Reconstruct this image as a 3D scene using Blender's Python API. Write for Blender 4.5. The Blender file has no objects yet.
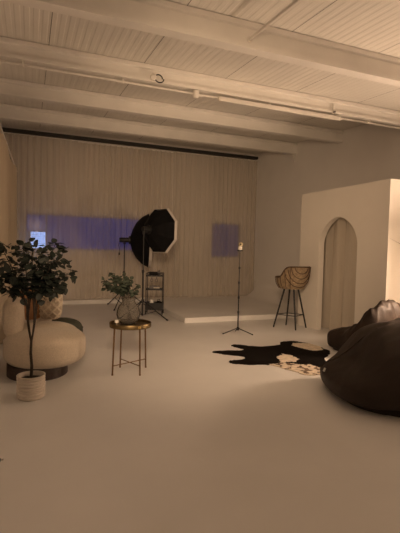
import bpy, bmesh, math, random
from mathutils import Vector, Matrix, noise
sc = bpy.context.scene
COL = sc.collection
PI = math.pi
random.seed(7)

# ------------------------------------------------------------------ materials
def mat(name, col, rough=.6, metal=0., var=.06, vscale=6., bump=0., bscale=60., sheen=0., spec=.5, coord='Object', stretch=None):
    m = bpy.data.materials.new(name); m.use_nodes = True
    nt = m.node_tree; b = nt.nodes['Principled BSDF']
    b.inputs['Roughness'].default_value = rough
    b.inputs['Metallic'].default_value = metal
    b.inputs['Specular IOR Level'].default_value = spec
    if sheen: b.inputs['Sheen Weight'].default_value = sheen
    tc = nt.nodes.new('ShaderNodeTexCoord')
    src = tc.outputs[coord]
    if stretch:
        mp = nt.nodes.new('ShaderNodeMapping'); mp.inputs['Scale'].default_value = stretch
        nt.links.new(src, mp.inputs['Vector']); src = mp.outputs['Vector']
    n = nt.nodes.new('ShaderNodeTexNoise'); n.inputs['Scale'].default_value = vscale; n.inputs['Detail'].default_value = 4
    nt.links.new(src, n.inputs['Vector'])
    r = nt.nodes.new('ShaderNodeValToRGB')
    lo = [max(0, c*(1-var)) for c in col]; hi = [min(1, c*(1+var)) for c in col]
    r.color_ramp.elements[0].color = (*lo, 1); r.color_ramp.elements[1].color = (*hi, 1)
    r.color_ramp.elements[0].position = .3; r.color_ramp.elements[1].position = .7
    nt.links.new(n.outputs['Fac'], r.inputs['Fac'])
    nt.links.new(r.outputs['Color'], b.inputs['Base Color'])
    if bump:
        n2 = nt.nodes.new('ShaderNodeTexNoise'); n2.inputs['Scale'].default_value = bscale; n2.inputs['Detail'].default_value = 3
        nt.links.new(src, n2.inputs['Vector'])
        bp = nt.nodes.new('ShaderNodeBump'); bp.inputs['Strength'].default_value = bump; bp.inputs['Distance'].default_value = .01
        nt.links.new(n2.outputs['Fac'], bp.inputs['Height']); nt.links.new(bp.outputs['Normal'], b.inputs['Normal'])
    return m

def cloth_mat(name, col, transp, transl, vscale=30):
    m = bpy.data.materials.new(name); m.use_nodes = True
    nt = m.node_tree; nt.nodes.clear()
    out = nt.nodes.new('ShaderNodeOutputMaterial')
    tc = nt.nodes.new('ShaderNodeTexCoord')
    n = nt.nodes.new('ShaderNodeTexNoise'); n.inputs['Scale'].default_value = vscale; n.inputs['Detail'].default_value = 3
    mp = nt.nodes.new('ShaderNodeMapping'); mp.inputs['Scale'].default_value = (1, 1, .05)
    nt.links.new(tc.outputs['Object'], mp.inputs['Vector']); nt.links.new(mp.outputs['Vector'], n.inputs['Vector'])
    r = nt.nodes.new('ShaderNodeValToRGB')
    r.color_ramp.elements[0].color = (*[c*.9 for c in col], 1); r.color_ramp.elements[1].color = (*[min(1, c*1.06) for c in col], 1)
    nt.links.new(n.outputs['Fac'], r.inputs['Fac'])
    d = nt.nodes.new('ShaderNodeBsdfDiffuse'); t = nt.nodes.new('ShaderNodeBsdfTranslucent'); tr = nt.nodes.new('ShaderNodeBsdfTransparent')
    nt.links.new(r.outputs['Color'], d.inputs['Color']); nt.links.new(r.outputs['Color'], t.inputs['Color'])
    a = nt.nodes.new('ShaderNodeMixShader'); a.inputs['Fac'].default_value = transl
    nt.links.new(d.outputs[0], a.inputs[1]); nt.links.new(t.outputs[0], a.inputs[2])
    b = nt.nodes.new('ShaderNodeMixShader'); b.inputs['Fac'].default_value = transp
    if transp:                                # weave opens and closes in fine vertical streaks
        n2 = nt.nodes.new('ShaderNodeTexNoise'); n2.inputs['Scale'].default_value = 4.5; n2.inputs['Detail'].default_value = 3
        nt.links.new(mp.outputs['Vector'], n2.inputs['Vector'])
        mr = nt.nodes.new('ShaderNodeMapRange'); mr.inputs['From Min'].default_value = .3; mr.inputs['From Max'].default_value = .7
        mr.inputs['To Min'].default_value = transp-.09; mr.inputs['To Max'].default_value = transp+.09
        nt.links.new(n2.outputs['Fac'], mr.inputs['Value']); nt.links.new(mr.outputs['Result'], b.inputs['Fac'])
    nt.links.new(a.outputs[0], b.inputs[1]); nt.links.new(tr.outputs[0], b.inputs[2])
    nt.links.new(b.outputs[0], out.inputs['Surface'])
    return m

def pane_mat(name, tint, clear, col):
    m = bpy.data.materials.new(name); m.use_nodes = True
    nt = m.node_tree; nt.nodes.clear()
    out = nt.nodes.new('ShaderNodeOutputMaterial')
    tr = nt.nodes.new('ShaderNodeBsdfTransparent'); tr.inputs['Color'].default_value = (*tint, 1)
    t = nt.nodes.new('ShaderNodeBsdfTranslucent'); t.inputs['Color'].default_value = (*col, 1)
    g = nt.nodes.new('ShaderNodeBsdfGlossy'); g.inputs['Roughness'].default_value = .1; g.inputs['Color'].default_value = (.9, .9, .9, 1)
    a = nt.nodes.new('ShaderNodeMixShader'); a.inputs['Fac'].default_value = clear
    nt.links.new(t.outputs[0], a.inputs[1]); nt.links.new(tr.outputs[0], a.inputs[2])
    b = nt.nodes.new('ShaderNodeMixShader'); b.inputs['Fac'].default_value = .008
    nt.links.new(a.outputs[0], b.inputs[1]); nt.links.new(g.outputs[0], b.inputs[2])
    nt.links.new(b.outputs[0], out.inputs['Surface'])
    return m

def glass_mat(name, col, dens, haze):
    m = bpy.data.materials.new(name); m.use_nodes = True
    nt = m.node_tree; nt.nodes.clear()
    out = nt.nodes.new('ShaderNodeOutputMaterial')
    tr = nt.nodes.new('ShaderNodeBsdfTransparent'); tr.inputs['Color'].default_value = (*col, 1)
    g = nt.nodes.new('ShaderNodeBsdfGlossy'); g.inputs['Roughness'].default_value = .06
    df = nt.nodes.new('ShaderNodeBsdfDiffuse'); df.inputs['Color'].default_value = (.34, .32, .29, 1)
    hz = nt.nodes.new('ShaderNodeMixShader'); hz.inputs['Fac'].default_value = haze
    nt.links.new(tr.outputs[0], hz.inputs[1]); nt.links.new(df.outputs[0], hz.inputs[2])
    lw = nt.nodes.new('ShaderNodeLayerWeight'); lw.inputs['Blend'].default_value = dens
    mx = nt.nodes.new('ShaderNodeMixShader')
    nt.links.new(lw.outputs['Fresnel'], mx.inputs['Fac']); nt.links.new(hz.outputs[0], mx.inputs[1]); nt.links.new(g.outputs[0], mx.inputs[2])
    nt.links.new(mx.outputs[0], out.inputs['Surface'])
    return m

def emit_mat(name, col, s):
    m = bpy.data.materials.new(name); m.use_nodes = True
    nt = m.node_tree; nt.nodes.clear()
    out = nt.nodes.new('ShaderNodeOutputMaterial'); e = nt.nodes.new('ShaderNodeEmission')
    e.inputs['Color'].default_value = (*col, 1); e.inputs['Strength'].default_value = s
    nt.links.new(e.outputs[0], out.inputs['Surface'])
    return m

def wicker_mat():
    m = mat('rattan weave', (.38, .28, .17), .7, var=.3, vscale=25)
    nt = m.node_tree; b = nt.nodes['Principled BSDF']
    tc = nt.nodes['Texture Coordinate']
    ws = []
    for dirn in ('X', 'Z'):
        w = nt.nodes.new('ShaderNodeTexWave'); w.bands_direction = dirn; w.inputs['Scale'].default_value = 14; w.inputs['Distortion'].default_value = 1.5
        nt.links.new(tc.outputs['Object'], w.inputs['Vector']); ws.append(w)
    mx = nt.nodes.new('ShaderNodeMath'); mx.operation = 'MULTIPLY'
    nt.links.new(ws[0].outputs['Fac'], mx.inputs[0]); nt.links.new(ws[1].outputs['Fac'], mx.inputs[1])
    bp = nt.nodes.new('ShaderNodeBump'); bp.inputs['Strength'].default_value = .8; bp.inputs['Distance'].default_value = .02
    nt.links.new(mx.outputs[0], bp.inputs['Height']); nt.links.new(bp.outputs['Normal'], b.inputs['Normal'])
    return m

M = dict(
    floor=mat('painted concrete floor', (.80, .785, .76), .42, var=.04, vscale=1.2, bump=.03, bscale=8, spec=.35),
    wall=mat('wall paint', (.85, .825, .79), .85, var=.025, vscale=1.5, bump=.05, bscale=40),
    cyc=mat('cove paint', (.85, .825, .79), .7, var=.02, vscale=1.0),
    part=mat('partition paint', (.89, .84, .76), .8, var=.02, vscale=1.5),
    deck=mat('painted steel deck', (.82, .79, .73), .6, var=.05, vscale=1.2),
    beam=mat('painted beam', (.85, .82, .77), .65, var=.05, vscale=2.5, bump=.05, bscale=30),
    slab=mat('roof underside', (.10, .08, .06), .9),
    plat=mat('painted platform', (.83, .81, .78), .5, var=.03, vscale=1.5),
    black=mat('black metal', (.012, .012, .013), .45, var=.1),
    blackfab=mat('black softbox fabric', (.005, .005, .006), .8, var=.15, vscale=12, bump=.1, bscale=120, spec=.2),
    whitefab=mat('white diffuser fabric', (.45, .42, .38), .8, var=.03),
    lipfab=mat('pale softbox rim', (.66, .62, .57), .8, var=.03),
    pale=mat('pale grey print', (.10, .10, .10), .7),
    rail=mat('dark rail', (.022, .019, .017), .6),
    pipe=mat('white pipe', (.80, .76, .70), .5),
    frame=mat('window frame paint', (.5, .5, .5), .6),
    boucle=mat('cream boucle', (.60, .51, .40), .95, var=.10, vscale=70, bump=.6, bscale=160, sheen=.3),
    darkwood=mat('dark wood plinth', (.035, .02, .015), .5, var=.2, vscale=10, stretch=(1, 1, 6)),
    tan=mat('tan cushion', (.34, .17, .075), .9, var=.10, vscale=40, bump=.3, bscale=150),
    knit=mat('cream knit', (.74, .65, .52), .95, var=.08, vscale=60, bump=.5, bscale=140),
    knit_groove_tone=mat('knit groove shading', (.55, .46, .35), .95, var=.08, vscale=60, bump=.5, bscale=140),  # darker tone paints relief shading in the grooves; the yarn is one colour
    olive=mat('dark olive fabric', (.055, .058, .042), .95, var=.15, vscale=50, bump=.4, bscale=120),
    leaf=mat('dark green leaf', (.016, .023, .017), .55, var=.4, vscale=14),
    euca=mat('eucalyptus leaf', (.045, .060, .042), .6, var=.3, vscale=20),
    bark=mat('dark bark', (.035, .024, .016), .85, var=.3, vscale=40, bump=.4),
    soil=mat('potting soil', (.02, .014, .010), .95, var=.4, vscale=60, bump=.8, bscale=90),
    pot=mat('ribbed white ceramic', (.62, .55, .47), .6, var=.05, vscale=8),
    brass=mat('brushed brass', (.19, .14, .07), .42, 1., var=.1, vscale=20),
    rod=mat('bronze rod', (.20, .12, .06), .4, .9, var=.1, vscale=20),
    rim_glint=mat('rim highlight brass', (.85, .62, .25), .25, 1., var=.03),
    wax=mat('white candle wax', (.9, .88, .82), .4),
    wicker=wicker_mat(),
    cane=mat('dark cane', (.09, .05, .025), .6, var=.2, vscale=30),
    leather=mat('dark brown leather', (.027, .017, .012), .56, var=.25, vscale=5, bump=.25, bscale=45, spec=.3),
    tag=mat('white tag', (.7, .68, .62), .7),
    hideB=mat('black cowhide', (.008, .006, .005), .9, var=.3, vscale=30, bump=.3, bscale=200, spec=.06),
    hideW=mat('white cowhide', (.68, .58, .45), .85, var=.2, vscale=18, bump=.3, bscale=200),
    hideS=mat('brown speckled cowhide', (.16, .10, .06), .85, var=.9, vscale=28, bump=.3, bscale=200),
    plastic=mat('white plastic', (.75, .70, .60), .4),
    amber=mat('yellowish plastic', (.55, .46, .28), .4),
    grey=mat('grey plastic', (.16, .15, .15), .5),
    chrome=mat('steel', (.6, .6, .6), .25, 1.),
    green=mat('fresh green leaf', (.025, .06, .012), .5, var=.25, vscale=12),
    clay=mat('clay planter', (.35, .20, .12), .8),
    sheer=cloth_mat('sheer curtain cloth', (.80, .725, .63), .42, .35),
    drape=cloth_mat('cream drape cloth', (.66, .56, .43), .0, .25),
    archcloth=cloth_mat('beige drape cloth', (.72, .65, .55), .0, .3),
    added_baffle=cloth_mat('added linen baffle', (.80, .74, .66), .0, .33),
    film=pane_mat('dim frosted pane', (.072, .115, .235), .92, (.1, .08, .15)),
    film2=pane_mat('dimmer frosted pane', (.050, .072, .14), .92, (.1, .08, .15)),
    clear=pane_mat('clear pane', (.95, .97, 1.), .97, (.5, .5, .5)),
    smoked=glass_mat('smoked glass', (.86, .85, .83), .10, .13),
    globe=emit_mat('lamp globe glow', (1., .69, .47), 390.),
)

# ------------------------------------------------------------------ helpers
def obj(name, bm, m, parent=None, smooth=True, loc=None, rot=None):
    me = bpy.data.meshes.new(name)
    bmesh.ops.recalc_face_normals(bm, faces=bm.faces[:])
    bm.to_mesh(me); bm.free()
    for mm in (m if isinstance(m, (list, tuple)) else [m]): me.materials.append(mm)
    if smooth:
        me.polygons.foreach_set('use_smooth', [True]*len(me.polygons))
        me.set_sharp_from_angle(angle=math.radians(38))
    o = bpy.data.objects.new(name, me); COL.objects.link(o)
    if parent: o.parent = parent
    if loc: o.location = loc
    if rot: o.rotation_euler = rot
    return o
def thing(name, label, cat, loc=(0, 0, 0), rz=0, group=None):
    o = bpy.data.objects.new(name, None); COL.objects.link(o)
    o.location = loc; o.rotation_euler = (0, 0, rz); o.empty_display_size = .1
    o['label'] = label; o['category'] = cat
    if group: o['group'] = group
    return o
def tag(o, label, cat, group=None):
    o['label'] = label; o['category'] = cat
    if group: o['group'] = group
    return o
def struct(name, bm, m, label=None, parent=None, smooth=False):
    o = obj(name, bm, m, parent, smooth)
    if parent is None:
        o['kind'] = 'structure'
        if label: o['label'] = label
    return o
def BM(): return bmesh.new()
def box(bm, lo, hi, bev=0, seg=2):
    vs = [bm.verts.new((x, y, z)) for x in (lo[0], hi[0]) for y in (lo[1], hi[1]) for z in (lo[2], hi[2])]
    fs = [bm.faces.new([vs[i] for i in f]) for f in ((0, 1, 3, 2), (4, 6, 7, 5), (0, 4, 5, 1), (2, 3, 7, 6), (0, 2, 6, 4), (1, 5, 7, 3))]
    if bev:
        es = list({e for f in fs for e in f.edges})
        bmesh.ops.bevel(bm, geom=es, offset=bev, segments=seg, affect='EDGES', profile=.5)
    return bm
def frame_of(t):
    t = t.normalized(); a = Vector((0, 0, 1)) if abs(t.z) < .9 else Vector((1, 0, 0))
    u = t.cross(a).normalized(); return u, t.cross(u).normalized()
def tube(bm, pts, r, n=10, cap=True, closed=False):
    pts = [Vector(p) for p in pts]; N = len(pts)
    rs = r if isinstance(r, (list, tuple)) else [r]*N
    rings = []; u = None
    for i, p in enumerate(pts):
        a = pts[(i-1) % N] if (i or closed) else p; b = pts[(i+1) % N] if (i < N-1 or closed) else p
        t = (b-a)
        if u is None: u, v = frame_of(t)
        else:
            t = t.normalized(); u = (u - t*u.dot(t)).normalized(); v = t.cross(u).normalized()
        rings.append([bm.verts.new(p + (u*math.cos(2*PI*k/n)+v*math.sin(2*PI*k/n))*rs[i]) for k in range(n)])
    for i in range(N if closed else N-1):
        A, B = rings[i], rings[(i+1) % N]
        for k in range(n): bm.faces.new((A[k], A[(k+1) % n], B[(k+1) % n], B[k]))
    if cap and not closed:
        bm.faces.new(rings[0][::-1]); bm.faces.new(rings[-1])
    return bm
def lathe(bm, prof, n=32, origin=(0, 0, 0), axis=None, phase=0.):
    o = Vector(origin); q = Matrix.Identity(3)
    if axis is not None: q = Vector(axis).to_track_quat('Z', 'Y').to_matrix()
    rings = []
    for r, z in prof:
        if r < 1e-6: rings.append([bm.verts.new(o + q @ Vector((0, 0, z)))])
        else: rings.append([bm.verts.new(o + q @ Vector((r*math.cos(2*PI*k/n+phase), r*math.sin(2*PI*k/n+phase), z))) for k in range(n)])
    for A, B in zip(rings, rings[1:]):
        for k in range(n):
            k2 = (k+1) % n
            if len(A) == 1 and len(B) == 1: continue
            if len(A) == 1: bm.faces.new((A[0], B[k2], B[k]))
            elif len(B) == 1: bm.faces.new((A[k], A[k2], B[0]))
            else: bm.faces.new((A[k], A[k2], B[k2], B[k]))
    return bm
def prism_x(bm, prof, x0, x1):           # closed (y,z) outline swept along X
    a = [bm.verts.new((x0, y, z)) for y, z in prof]; b = [bm.verts.new((x1, y, z)) for y, z in prof]; n = len(prof)
    for k in range(n): bm.faces.new((a[k], a[(k+1) % n], b[(k+1) % n], b[k]))
    bm.faces.new(a[::-1]); bm.faces.new(b)
    return bm
def grid(bm, fn, nu, nv, closeu=False):
    V = [[bm.verts.new(fn(i/(nu if closeu else nu-1), j/(nv-1))) for j in range(nv)] for i in range(nu)]
    for i in range(nu if closeu else nu-1):
        for j in range(nv-1): bm.faces.new((V[i][j], V[(i+1) % nu][j], V[(i+1) % nu][j+1], V[i][j+1]))
    return V
def blob(bm, fn, sub=5):                  # unit sphere pushed through fn
    r = bmesh.ops.create_icosphere(bm, subdivisions=sub, radius=1)
    for v in r['verts']: v.co = fn(v.co.copy())
    return bm
def spow(a, p): return math.copysign(abs(a)**p, a)
def rot2(x, y, a): return x*math.cos(a)-y*math.sin(a), x*math.sin(a)+y*math.cos(a)
def leaf(bm, p, d, up, L, W, fold=.15, n=7):
    d = d.normalized(); s = d.cross(up)
    if s.length < 1e-3: s = d.cross(Vector((1, 0, 0)))
    s.normalize(); nrm = s.cross(d).normalized()
    mid = []; lt = []; rt = []
    for i in range(n):
        t = i/(n-1); w = W*.5*math.sin(PI*min(1, max(0, t**.8)))**.75
        c = p + d*(L*t) - nrm*(L*.18*t*t)
        mid.append(bm.verts.new(c)); 
        if 0 < i < n-1:
            lt.append(bm.verts.new(c + s*w + nrm*w*fold)); rt.append(bm.verts.new(c - s*w + nrm*w*fold))
        else: lt.append(mid[-1]); rt.append(mid[-1])
    for i in range(n-1):
        for sd in (lt, rt):
            vs = []
            for v in (mid[i], mid[i+1], sd[i+1], sd[i]):
                if v not in vs: vs.append(v)
            if len(vs) > 2: bm.faces.new(vs)

# ------------------------------------------------------------------ camera
Cp = Vector((0, 0, 1.45)); f = 425.
yaw, pit, rol = math.radians(21.848), math.radians(2.58), math.radians(1.367)
F = Vector((math.sin(yaw)*math.cos(pit), math.cos(yaw)*math.cos(pit), -math.sin(pit)))
R0 = Vector((math.cos(yaw), -math.sin(yaw), 0)); U0 = R0.cross(F)
R = R0*math.cos(rol)+U0*math.sin(rol); U = -R0*math.sin(rol)+U0*math.cos(rol)
cd = bpy.data.cameras.new('camera'); cam = bpy.data.objects.new('camera', cd); COL.objects.link(cam)
mw = Matrix.Identity(4)
for i in range(3): mw[i][0], mw[i][1], mw[i][2], mw[i][3] = R[i], U[i], -F[i], Cp[i]
cam.matrix_world = mw
cd.sensor_fit = 'HORIZONTAL'; cd.sensor_width = 36; cd.lens = f/400*36; cd.clip_start = .05
sc.camera = cam

# ------------------------------------------------------------------ setting
XL, XR, YB, YF = -.62, 6.02, 11.0, -3.0
def zc(y): return 3.514+.06*y             # underside of the sloping deck
struct('floor', box(BM(), (XL-.2, YF-.2, -.15), (XR+.2, YB+.15, 0)), M['floor'])
struct('wall_left', box(BM(), (XL-.2, YF-.2, 0), (XL, YB+.15, 4.5)), M['wall'])
struct('wall_right', box(BM(), (XR, YF-.2, 0), (XR+.2, YB+.15, 4.5)), M['wall'])
struct('wall_front', box(BM(), (XL, YF-.2, 0), (XR, YF, 4.5)), M['wall'])
W1 = (-.11, 2.72, 1.30, 2.18); W2 = (4.74, 5.66, 1.17, 2.16)
bm = BM()
for lo, hi in (((XL, 0), (W1[0], 4.5)), ((W1[0], 0), (W1[1], W1[2])), ((W1[0], W1[3]), (W1[1], 4.5)), ((W1[1], 0), (W2[0], 4.5)),
               ((W2[0], 0), (W2[1], W2[2])), ((W2[0], W2[3]), (W2[1], 4.5)), ((W2[1], 0), (XR, 4.5))):
    box(bm, (lo[0], YB, lo[1]), (hi[0], YB+.15, hi[1]))
struct('wall_back', bm, M['wall'])
def window(name, w, splits):
    bm = BM(); t = .04; y0, y1 = YB+.05, YB+.11
    box(bm, (w[0], y0, w[2]), (w[1], y1, w[2]+t)); box(bm, (w[0], y0, w[3]-t), (w[1], y1, w[3]))
    xs = [w[0]+t/2]+splits+[w[1]-t/2]
    for x in xs: box(bm, (x-t/2, y0, w[2]+t), (x+t/2, y1, w[3]-t))
    fr = struct(name, bm, M['frame'])
    return fr, xs
w1, xs = window('window_1', W1, [.37])
for i in range(2):
    top = W1[3]-.04
    if i == 0:
        obj('pane', box(BM(), (xs[0]+.015, YB+.075, W1[2]+.455), (xs[1]-.02, YB+.083, top)), M['film'], w1, False)
        obj('pane_bar', box(BM(), (xs[0]+.02, YB+.06, W1[2]+.43), (xs[1]-.02, YB+.10, W1[2]+.46)), M['frame'], w1, False)
        obj('pane', box(BM(), (xs[0]+.11, YB+.075, W1[2]+.04), (xs[1]-.02, YB+.083, W1[2]+.43)), M['clear'], w1, False)
        obj('side_board', box(BM(), (xs[0]+.015, YB+.06, W1[2]+.035), (xs[0]+.11, YB+.10, W1[2]+.43)), M['frame'], w1, False)
        bm = BM()
        for k in range(9): box(bm, (xs[0]+.12, YB+.03, W1[2]+.06+.042*k), (xs[1]-.03, YB+.045, W1[2]+.072+.042*k))
        obj('blind', bm, M['whitefab'], w1, False)
    else:
        obj('pane', box(BM(), (xs[i]+.02, YB+.075, W1[2]+.04), (xs[i+1]-.02, YB+.083, top)), M['film'], w1, False)
w2, xs = window('window_2', W2, [])
obj('pane', box(BM(), (xs[0]+.02, YB+.075, W2[2]+.04), (xs[1]-.02, YB+.083, W2[3]-.04)), M['film2'], w2, False)

# corrugated deck: separate sheets with open joints, dark roof board above
bm = BM()
edges = [XL-.0] + [.20+1.18*k for k in range(0, 5)] + [XR]
for a, b in zip(edges, edges[1:]):
    x = a+.003; prof = []
    while x < b-.02:
        for dx, dz in ((0, 0), (.044, 0), (.054, .0032), (.080, .0032)):
            if x+dx < b-.003: prof.append((x+dx, dz))
        x += .092
    prof.append((b-.003, 0))
    A = [bm.verts.new((px, YF, zc(YF)+dz)) for px, dz in prof]; B = [bm.verts.new((px, YB, zc(YB)+dz)) for px, dz in prof]
    for k in range(len(prof)-1): bm.faces.new((A[k], B[k], B[k+1], A[k+1]))
struct('ceiling', bm, M['deck'])
bm = BM()
V = [bm.verts.new((x, y, zc(y)+dz)) for x in (XL, XR) for y in (YF, YB) for dz in (.05, .15)]
for fidx in ((0, 1, 3, 2), (4, 6, 7, 5), (0, 4, 5, 1), (2, 3, 7, 6), (0, 2, 6, 4), (1, 5, 7, 3)): bm.faces.new([V[i] for i in fidx])
struct('ceiling_roof_board', bm, M['slab'])
def beam(y, h=.25):
    z1 = zc(y)-.006; z0 = z1-h
    p = [(y, z1), (y, z1-.05), (y+.022, z1-.065), (y+.022, z0+.05), (y-.015, z0+.038), (y-.015, z0), (y+.115, z0), (y+.115, z0+.038), (y+.08, z0+.05), (y+.08, z1)]
    return struct('ceiling_beam', prism_x(BM(), p, XL, XR), M['beam'])
for y, hb in ((-1.03, .25), (.62, .25), (3.92, .27), (5.57, .225), (7.22, .24), (8.87, .26)): beam(y, hb)
# knee brace under the farthest beam
struct('trim_1', tube(BM(), [(5.97, 8.93, zc(8.87)-.26), (6.018, 8.93, zc(8.87)-.46)], .02, 8), M['beam'])

# platform, plinth along the curtain, coved wall
struct('platform', box(BM(), (2.74, 7.55, 0), (XR, 10.6, .1), .006, 1), M['plat'])
struct('trim_2', box(BM(), (XL, 10.6, 0), (XR, YB, .1), .006, 1), M['plat'])
bm = BM(); rc = .47; prof = [(XR-.001, 2.74), (XR-.018, 2.74)]
for k in range(13):
    a = PI/2*k/12; prof.append((XR-.018-rc+rc*math.cos(a), .1+rc-rc*math.sin(a)))
prof += [(XR-.018-rc, .1005), (XR-.001, .1005)]
a = [bm.verts.new((x, 7.55, z)) for x, z in prof]; b = [bm.verts.new((x, 10.6, z)) for x, z in prof]; n = len(prof)
for k in range(n): bm.faces.new((a[k], a[(k+1) % n], b[(k+1) % n], b[k]))
bm.faces.new(a[::-1]); bm.faces.new(b)
struct('wall_cove', bm, M['cyc'], smooth=True)

# partition room with the arched opening
PX, PY0, PY1, PZ, PT = 4.85, 4.75, 6.92, 2.51, .115
AY0, AY1, AS, AH = 5.375, 6.345, 1.55, .47
bm = BM()
arch = []
N = 40
for k in range(N+1):
    t = -math.cos(PI*k/N); y = (AY0+AY1)/2 + t*(AY1-AY0)/2
    arch.append((y, AS + AH*(max(0, 1-abs(t)**1.85))**.56))
box(bm, (PX, PY0, 0), (PX+PT, AY0, PZ)); box(bm, (PX, AY1, 0), (PX+PT, PY1, PZ))
q = [[bm.verts.new((x, y, z)) for y, z in arch] for x in (PX, PX+PT)]
tq = [[bm.verts.new((x, y, PZ)) for y, z in arch] for x in (PX, PX+PT)]
for k in range(N):
    bm.faces.new((q[0][k], q[0][k+1], tq[0][k+1], tq[0][k])); bm.faces.new((q[1][k], q[1][k+1], tq[1][k+1], tq[1][k]))
    bm.faces.new((q[0][k], q[0][k+1], q[1][k+1], q[1][k])); bm.faces.new((tq[0][k], tq[0][k+1], tq[1][k+1], tq[1][k]))
box(bm, (PX+PT, PY0, 0), (XR, PY0+.12, PZ)); box(bm, (PX+PT, PY1-.12, 0), (XR, PY1, PZ))
struct('wall_partition', bm, M['part'])

# ------------------------------------------------------------------ curtains and rail
def drape(name, p0, p1, z0, z1, amp, wl, m, seed, rows=10, flare=.3):
    rnd = random.Random(seed); L = (Vector(p1)-Vector(p0)).length
    d = (Vector(p1)-Vector(p0)).normalized(); nrm = Vector((-d.y, d.x, 0))
    n = int(L/(wl/9)); ph = rnd.random()*6; k1 = [rnd.uniform(.75, 1.3) for _ in range(6)]
    bm = BM()
    def fn(u, v):
        s = u*L
        w = s/wl*2*PI + 1.2*math.sin(s*1.7*k1[0]+ph) + .8*math.sin(s*4.1*k1[1])
        A = amp*(.6+.4*math.sin(s*2.3*k1[2]+ph*2))*(1-flare*v)
        off = A*math.sin(w) + .35*A*math.sin(1.9*w+2*(1-v)+ph)
        p = Vector(p0)+d*s+nrm*off
        return Vector((p.x, p.y, z0+(z1-z0)*v))
    grid(bm, fn, n, rows)
    return obj(name, bm, m)
tag(drape('sheer_curtain', (-.58, 10.73, 0), (1.06, 10.73, 0), .105, 3.93, .040, .125, M['sheer'], 1), 'sheer pleated curtain panel over the bright window pane, left of the seam', 'curtain', 'sheer curtains along the back wall')
tag(drape('sheer_curtain', (1.05, 10.82, 0), (3.5, 10.82, 0), .105, 3.93, .040, .125, M['sheer'], 2), 'sheer pleated curtain panel behind the black softboxes and cart', 'curtain', 'sheer curtains along the back wall')
tag(drape('sheer_curtain', (3.48, 10.73, 0), (5.99, 10.73, 0), .105, 3.93, .040, .13, M['sheer'], 3), 'sheer pleated curtain panel over the square bluish window at right', 'curtain', 'sheer curtains along the back wall')
t = thing('curtain_rail', 'long dark curtain rail across the top of the sheer curtains', 'curtain rail', (0, 10.62, 4.0))
obj('rail', box(BM(), (XL+.01, .03, -.035), (5.96, .15, .040), .006, 1), M['rail'], t)
for k in range(4): obj('hanger', tube(BM(), [(-.4+2.0*k, .10, .035), (-.4+2.0*k, .10, zc(10.72)-4.0)], .004, 6), M['pipe'], t)
tag(drape('drape', (-.425, 5.0, 0), (-.30, 10.2, 0), .01, 2.97, .055, .30, M['drape'], 5, flare=.1), 'warm cream pleated drape hanging at the left edge behind the armchair', 'curtain')
t = thing('curtain_rail', 'thin pale rail carrying the cream drape at the left edge', 'curtain rail', (-.42, 0, 3.02))
obj('rail', tube(BM(), [(0, 4.95, 0), (.14, 10.25, 0)], .014, 10), M['pipe'], t)
for y in (5.1, 7.6, 10.2): obj('bracket', tube(BM(), [((y-4.95)*.0264, y, 0), (-.199, y, 0)], .008, 8), M['pipe'], t)
tag(drape('arch_curtain', (5.10, 5.25, 0), (5.12, 6.62, 0), .01, 2.3, .075, .27, M['archcloth'], 9), 'beige pleated curtain hanging inside the arched doorway', 'curtain')

# ------------------------------------------------------------------ ceiling fittings
PYp, PZp = 5.62, 3.555
t = thing('ceiling_pipe', 'thin white pipe running under the second ceiling beam', 'pipe', (0, PYp, PZp))
obj('pipe', tube(BM(), [(XL, 0, .02), (6.01, 0, .02)], .015, 10), M['pipe'], t)
for x in (-.1, 1.1, 3.3, 5.2):
    obj('clip', box(BM(), (x, -.018, -.005), (x+.025, .018, .06), .003, 1), M['pipe'], t)
t = thing('light_batten', 'slim white light batten fixed along the ceiling pipe, right half', 'light', (0, PYp-.05, PZp-.01))
obj('housing', box(BM(), (2.47, -.03, -.03), (4.56, .02, .03), .008, 2), M['pipe'], t)
obj('end_cap', box(BM(), (2.45, -.026, -.026), (2.47, .016, .026), .004, 1), M['plastic'], t)
obj('end_cap', box(BM(), (4.56, -.026, -.026), (4.58, .016, .026), .004, 1), M['plastic'], t)
t = thing('ceiling_sensor', 'round white sensor with a loop of black cable on the beam', 'sensor', (1.50, 5.555, 3.68))
obj('housing', lathe(BM(), [(0, .07), (.03, .065), (.045, .03), (.045, -.02), (0, -.02)], 20, axis=(-.2, -.8, -.4)), M['pipe'], t)
pts = [(.06+.055*math.cos(a)+.02*a/6, -.03, -.02+.05*math.sin(a)) for a in [x*.35 for x in range(0, 19)]]
obj('cable', tube(BM(), pts, .008, 6), M['black'], t)
t = thing('junction_box', 'small white junction box under the pipe beside the light batten', 'junction box', (2.117, 5.58, 3.55))
obj('housing', lathe(BM(), [(0, -.05), (.03, -.045), (.045, -.01), (.045, .05), (0, .05)], 16), M['pipe'], t)
obj('stub', tube(BM(), [(0, 0, 0), (.11, .02, .01)], .02, 10), M['pipe'], t)
t = thing('conduit', 'straight white conduit running out from the nearest beam overhead', 'conduit', (2.2, 0, 0))
obj('tube', tube(BM(), [(-.14, 3.935, 3.573), (-.13, .70, 3.418)], .016, 10), M['pipe'], t)
obj('flange', lathe(BM(), [(0, 0), (.03, 0), (.03, .012), (0, .012)], 16, origin=(-.14, 3.925, 3.572), axis=(0, 1, 0)), M['pipe'], t)
t = thing('beam_bracket', 'small dark bracket on the second ceiling beam near the right wall', 'bracket', (4.42, 5.55, 3.66))
obj('strap', box(BM(), (-.012, -.02, -.06), (.012, .015, .10), .003, 1), M['beam'], t)
obj('bolt', tube(BM(), [(-.0, -.02, -.04), (0, -.05, -.04)], .016, 8), M['grey'], t)

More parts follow.
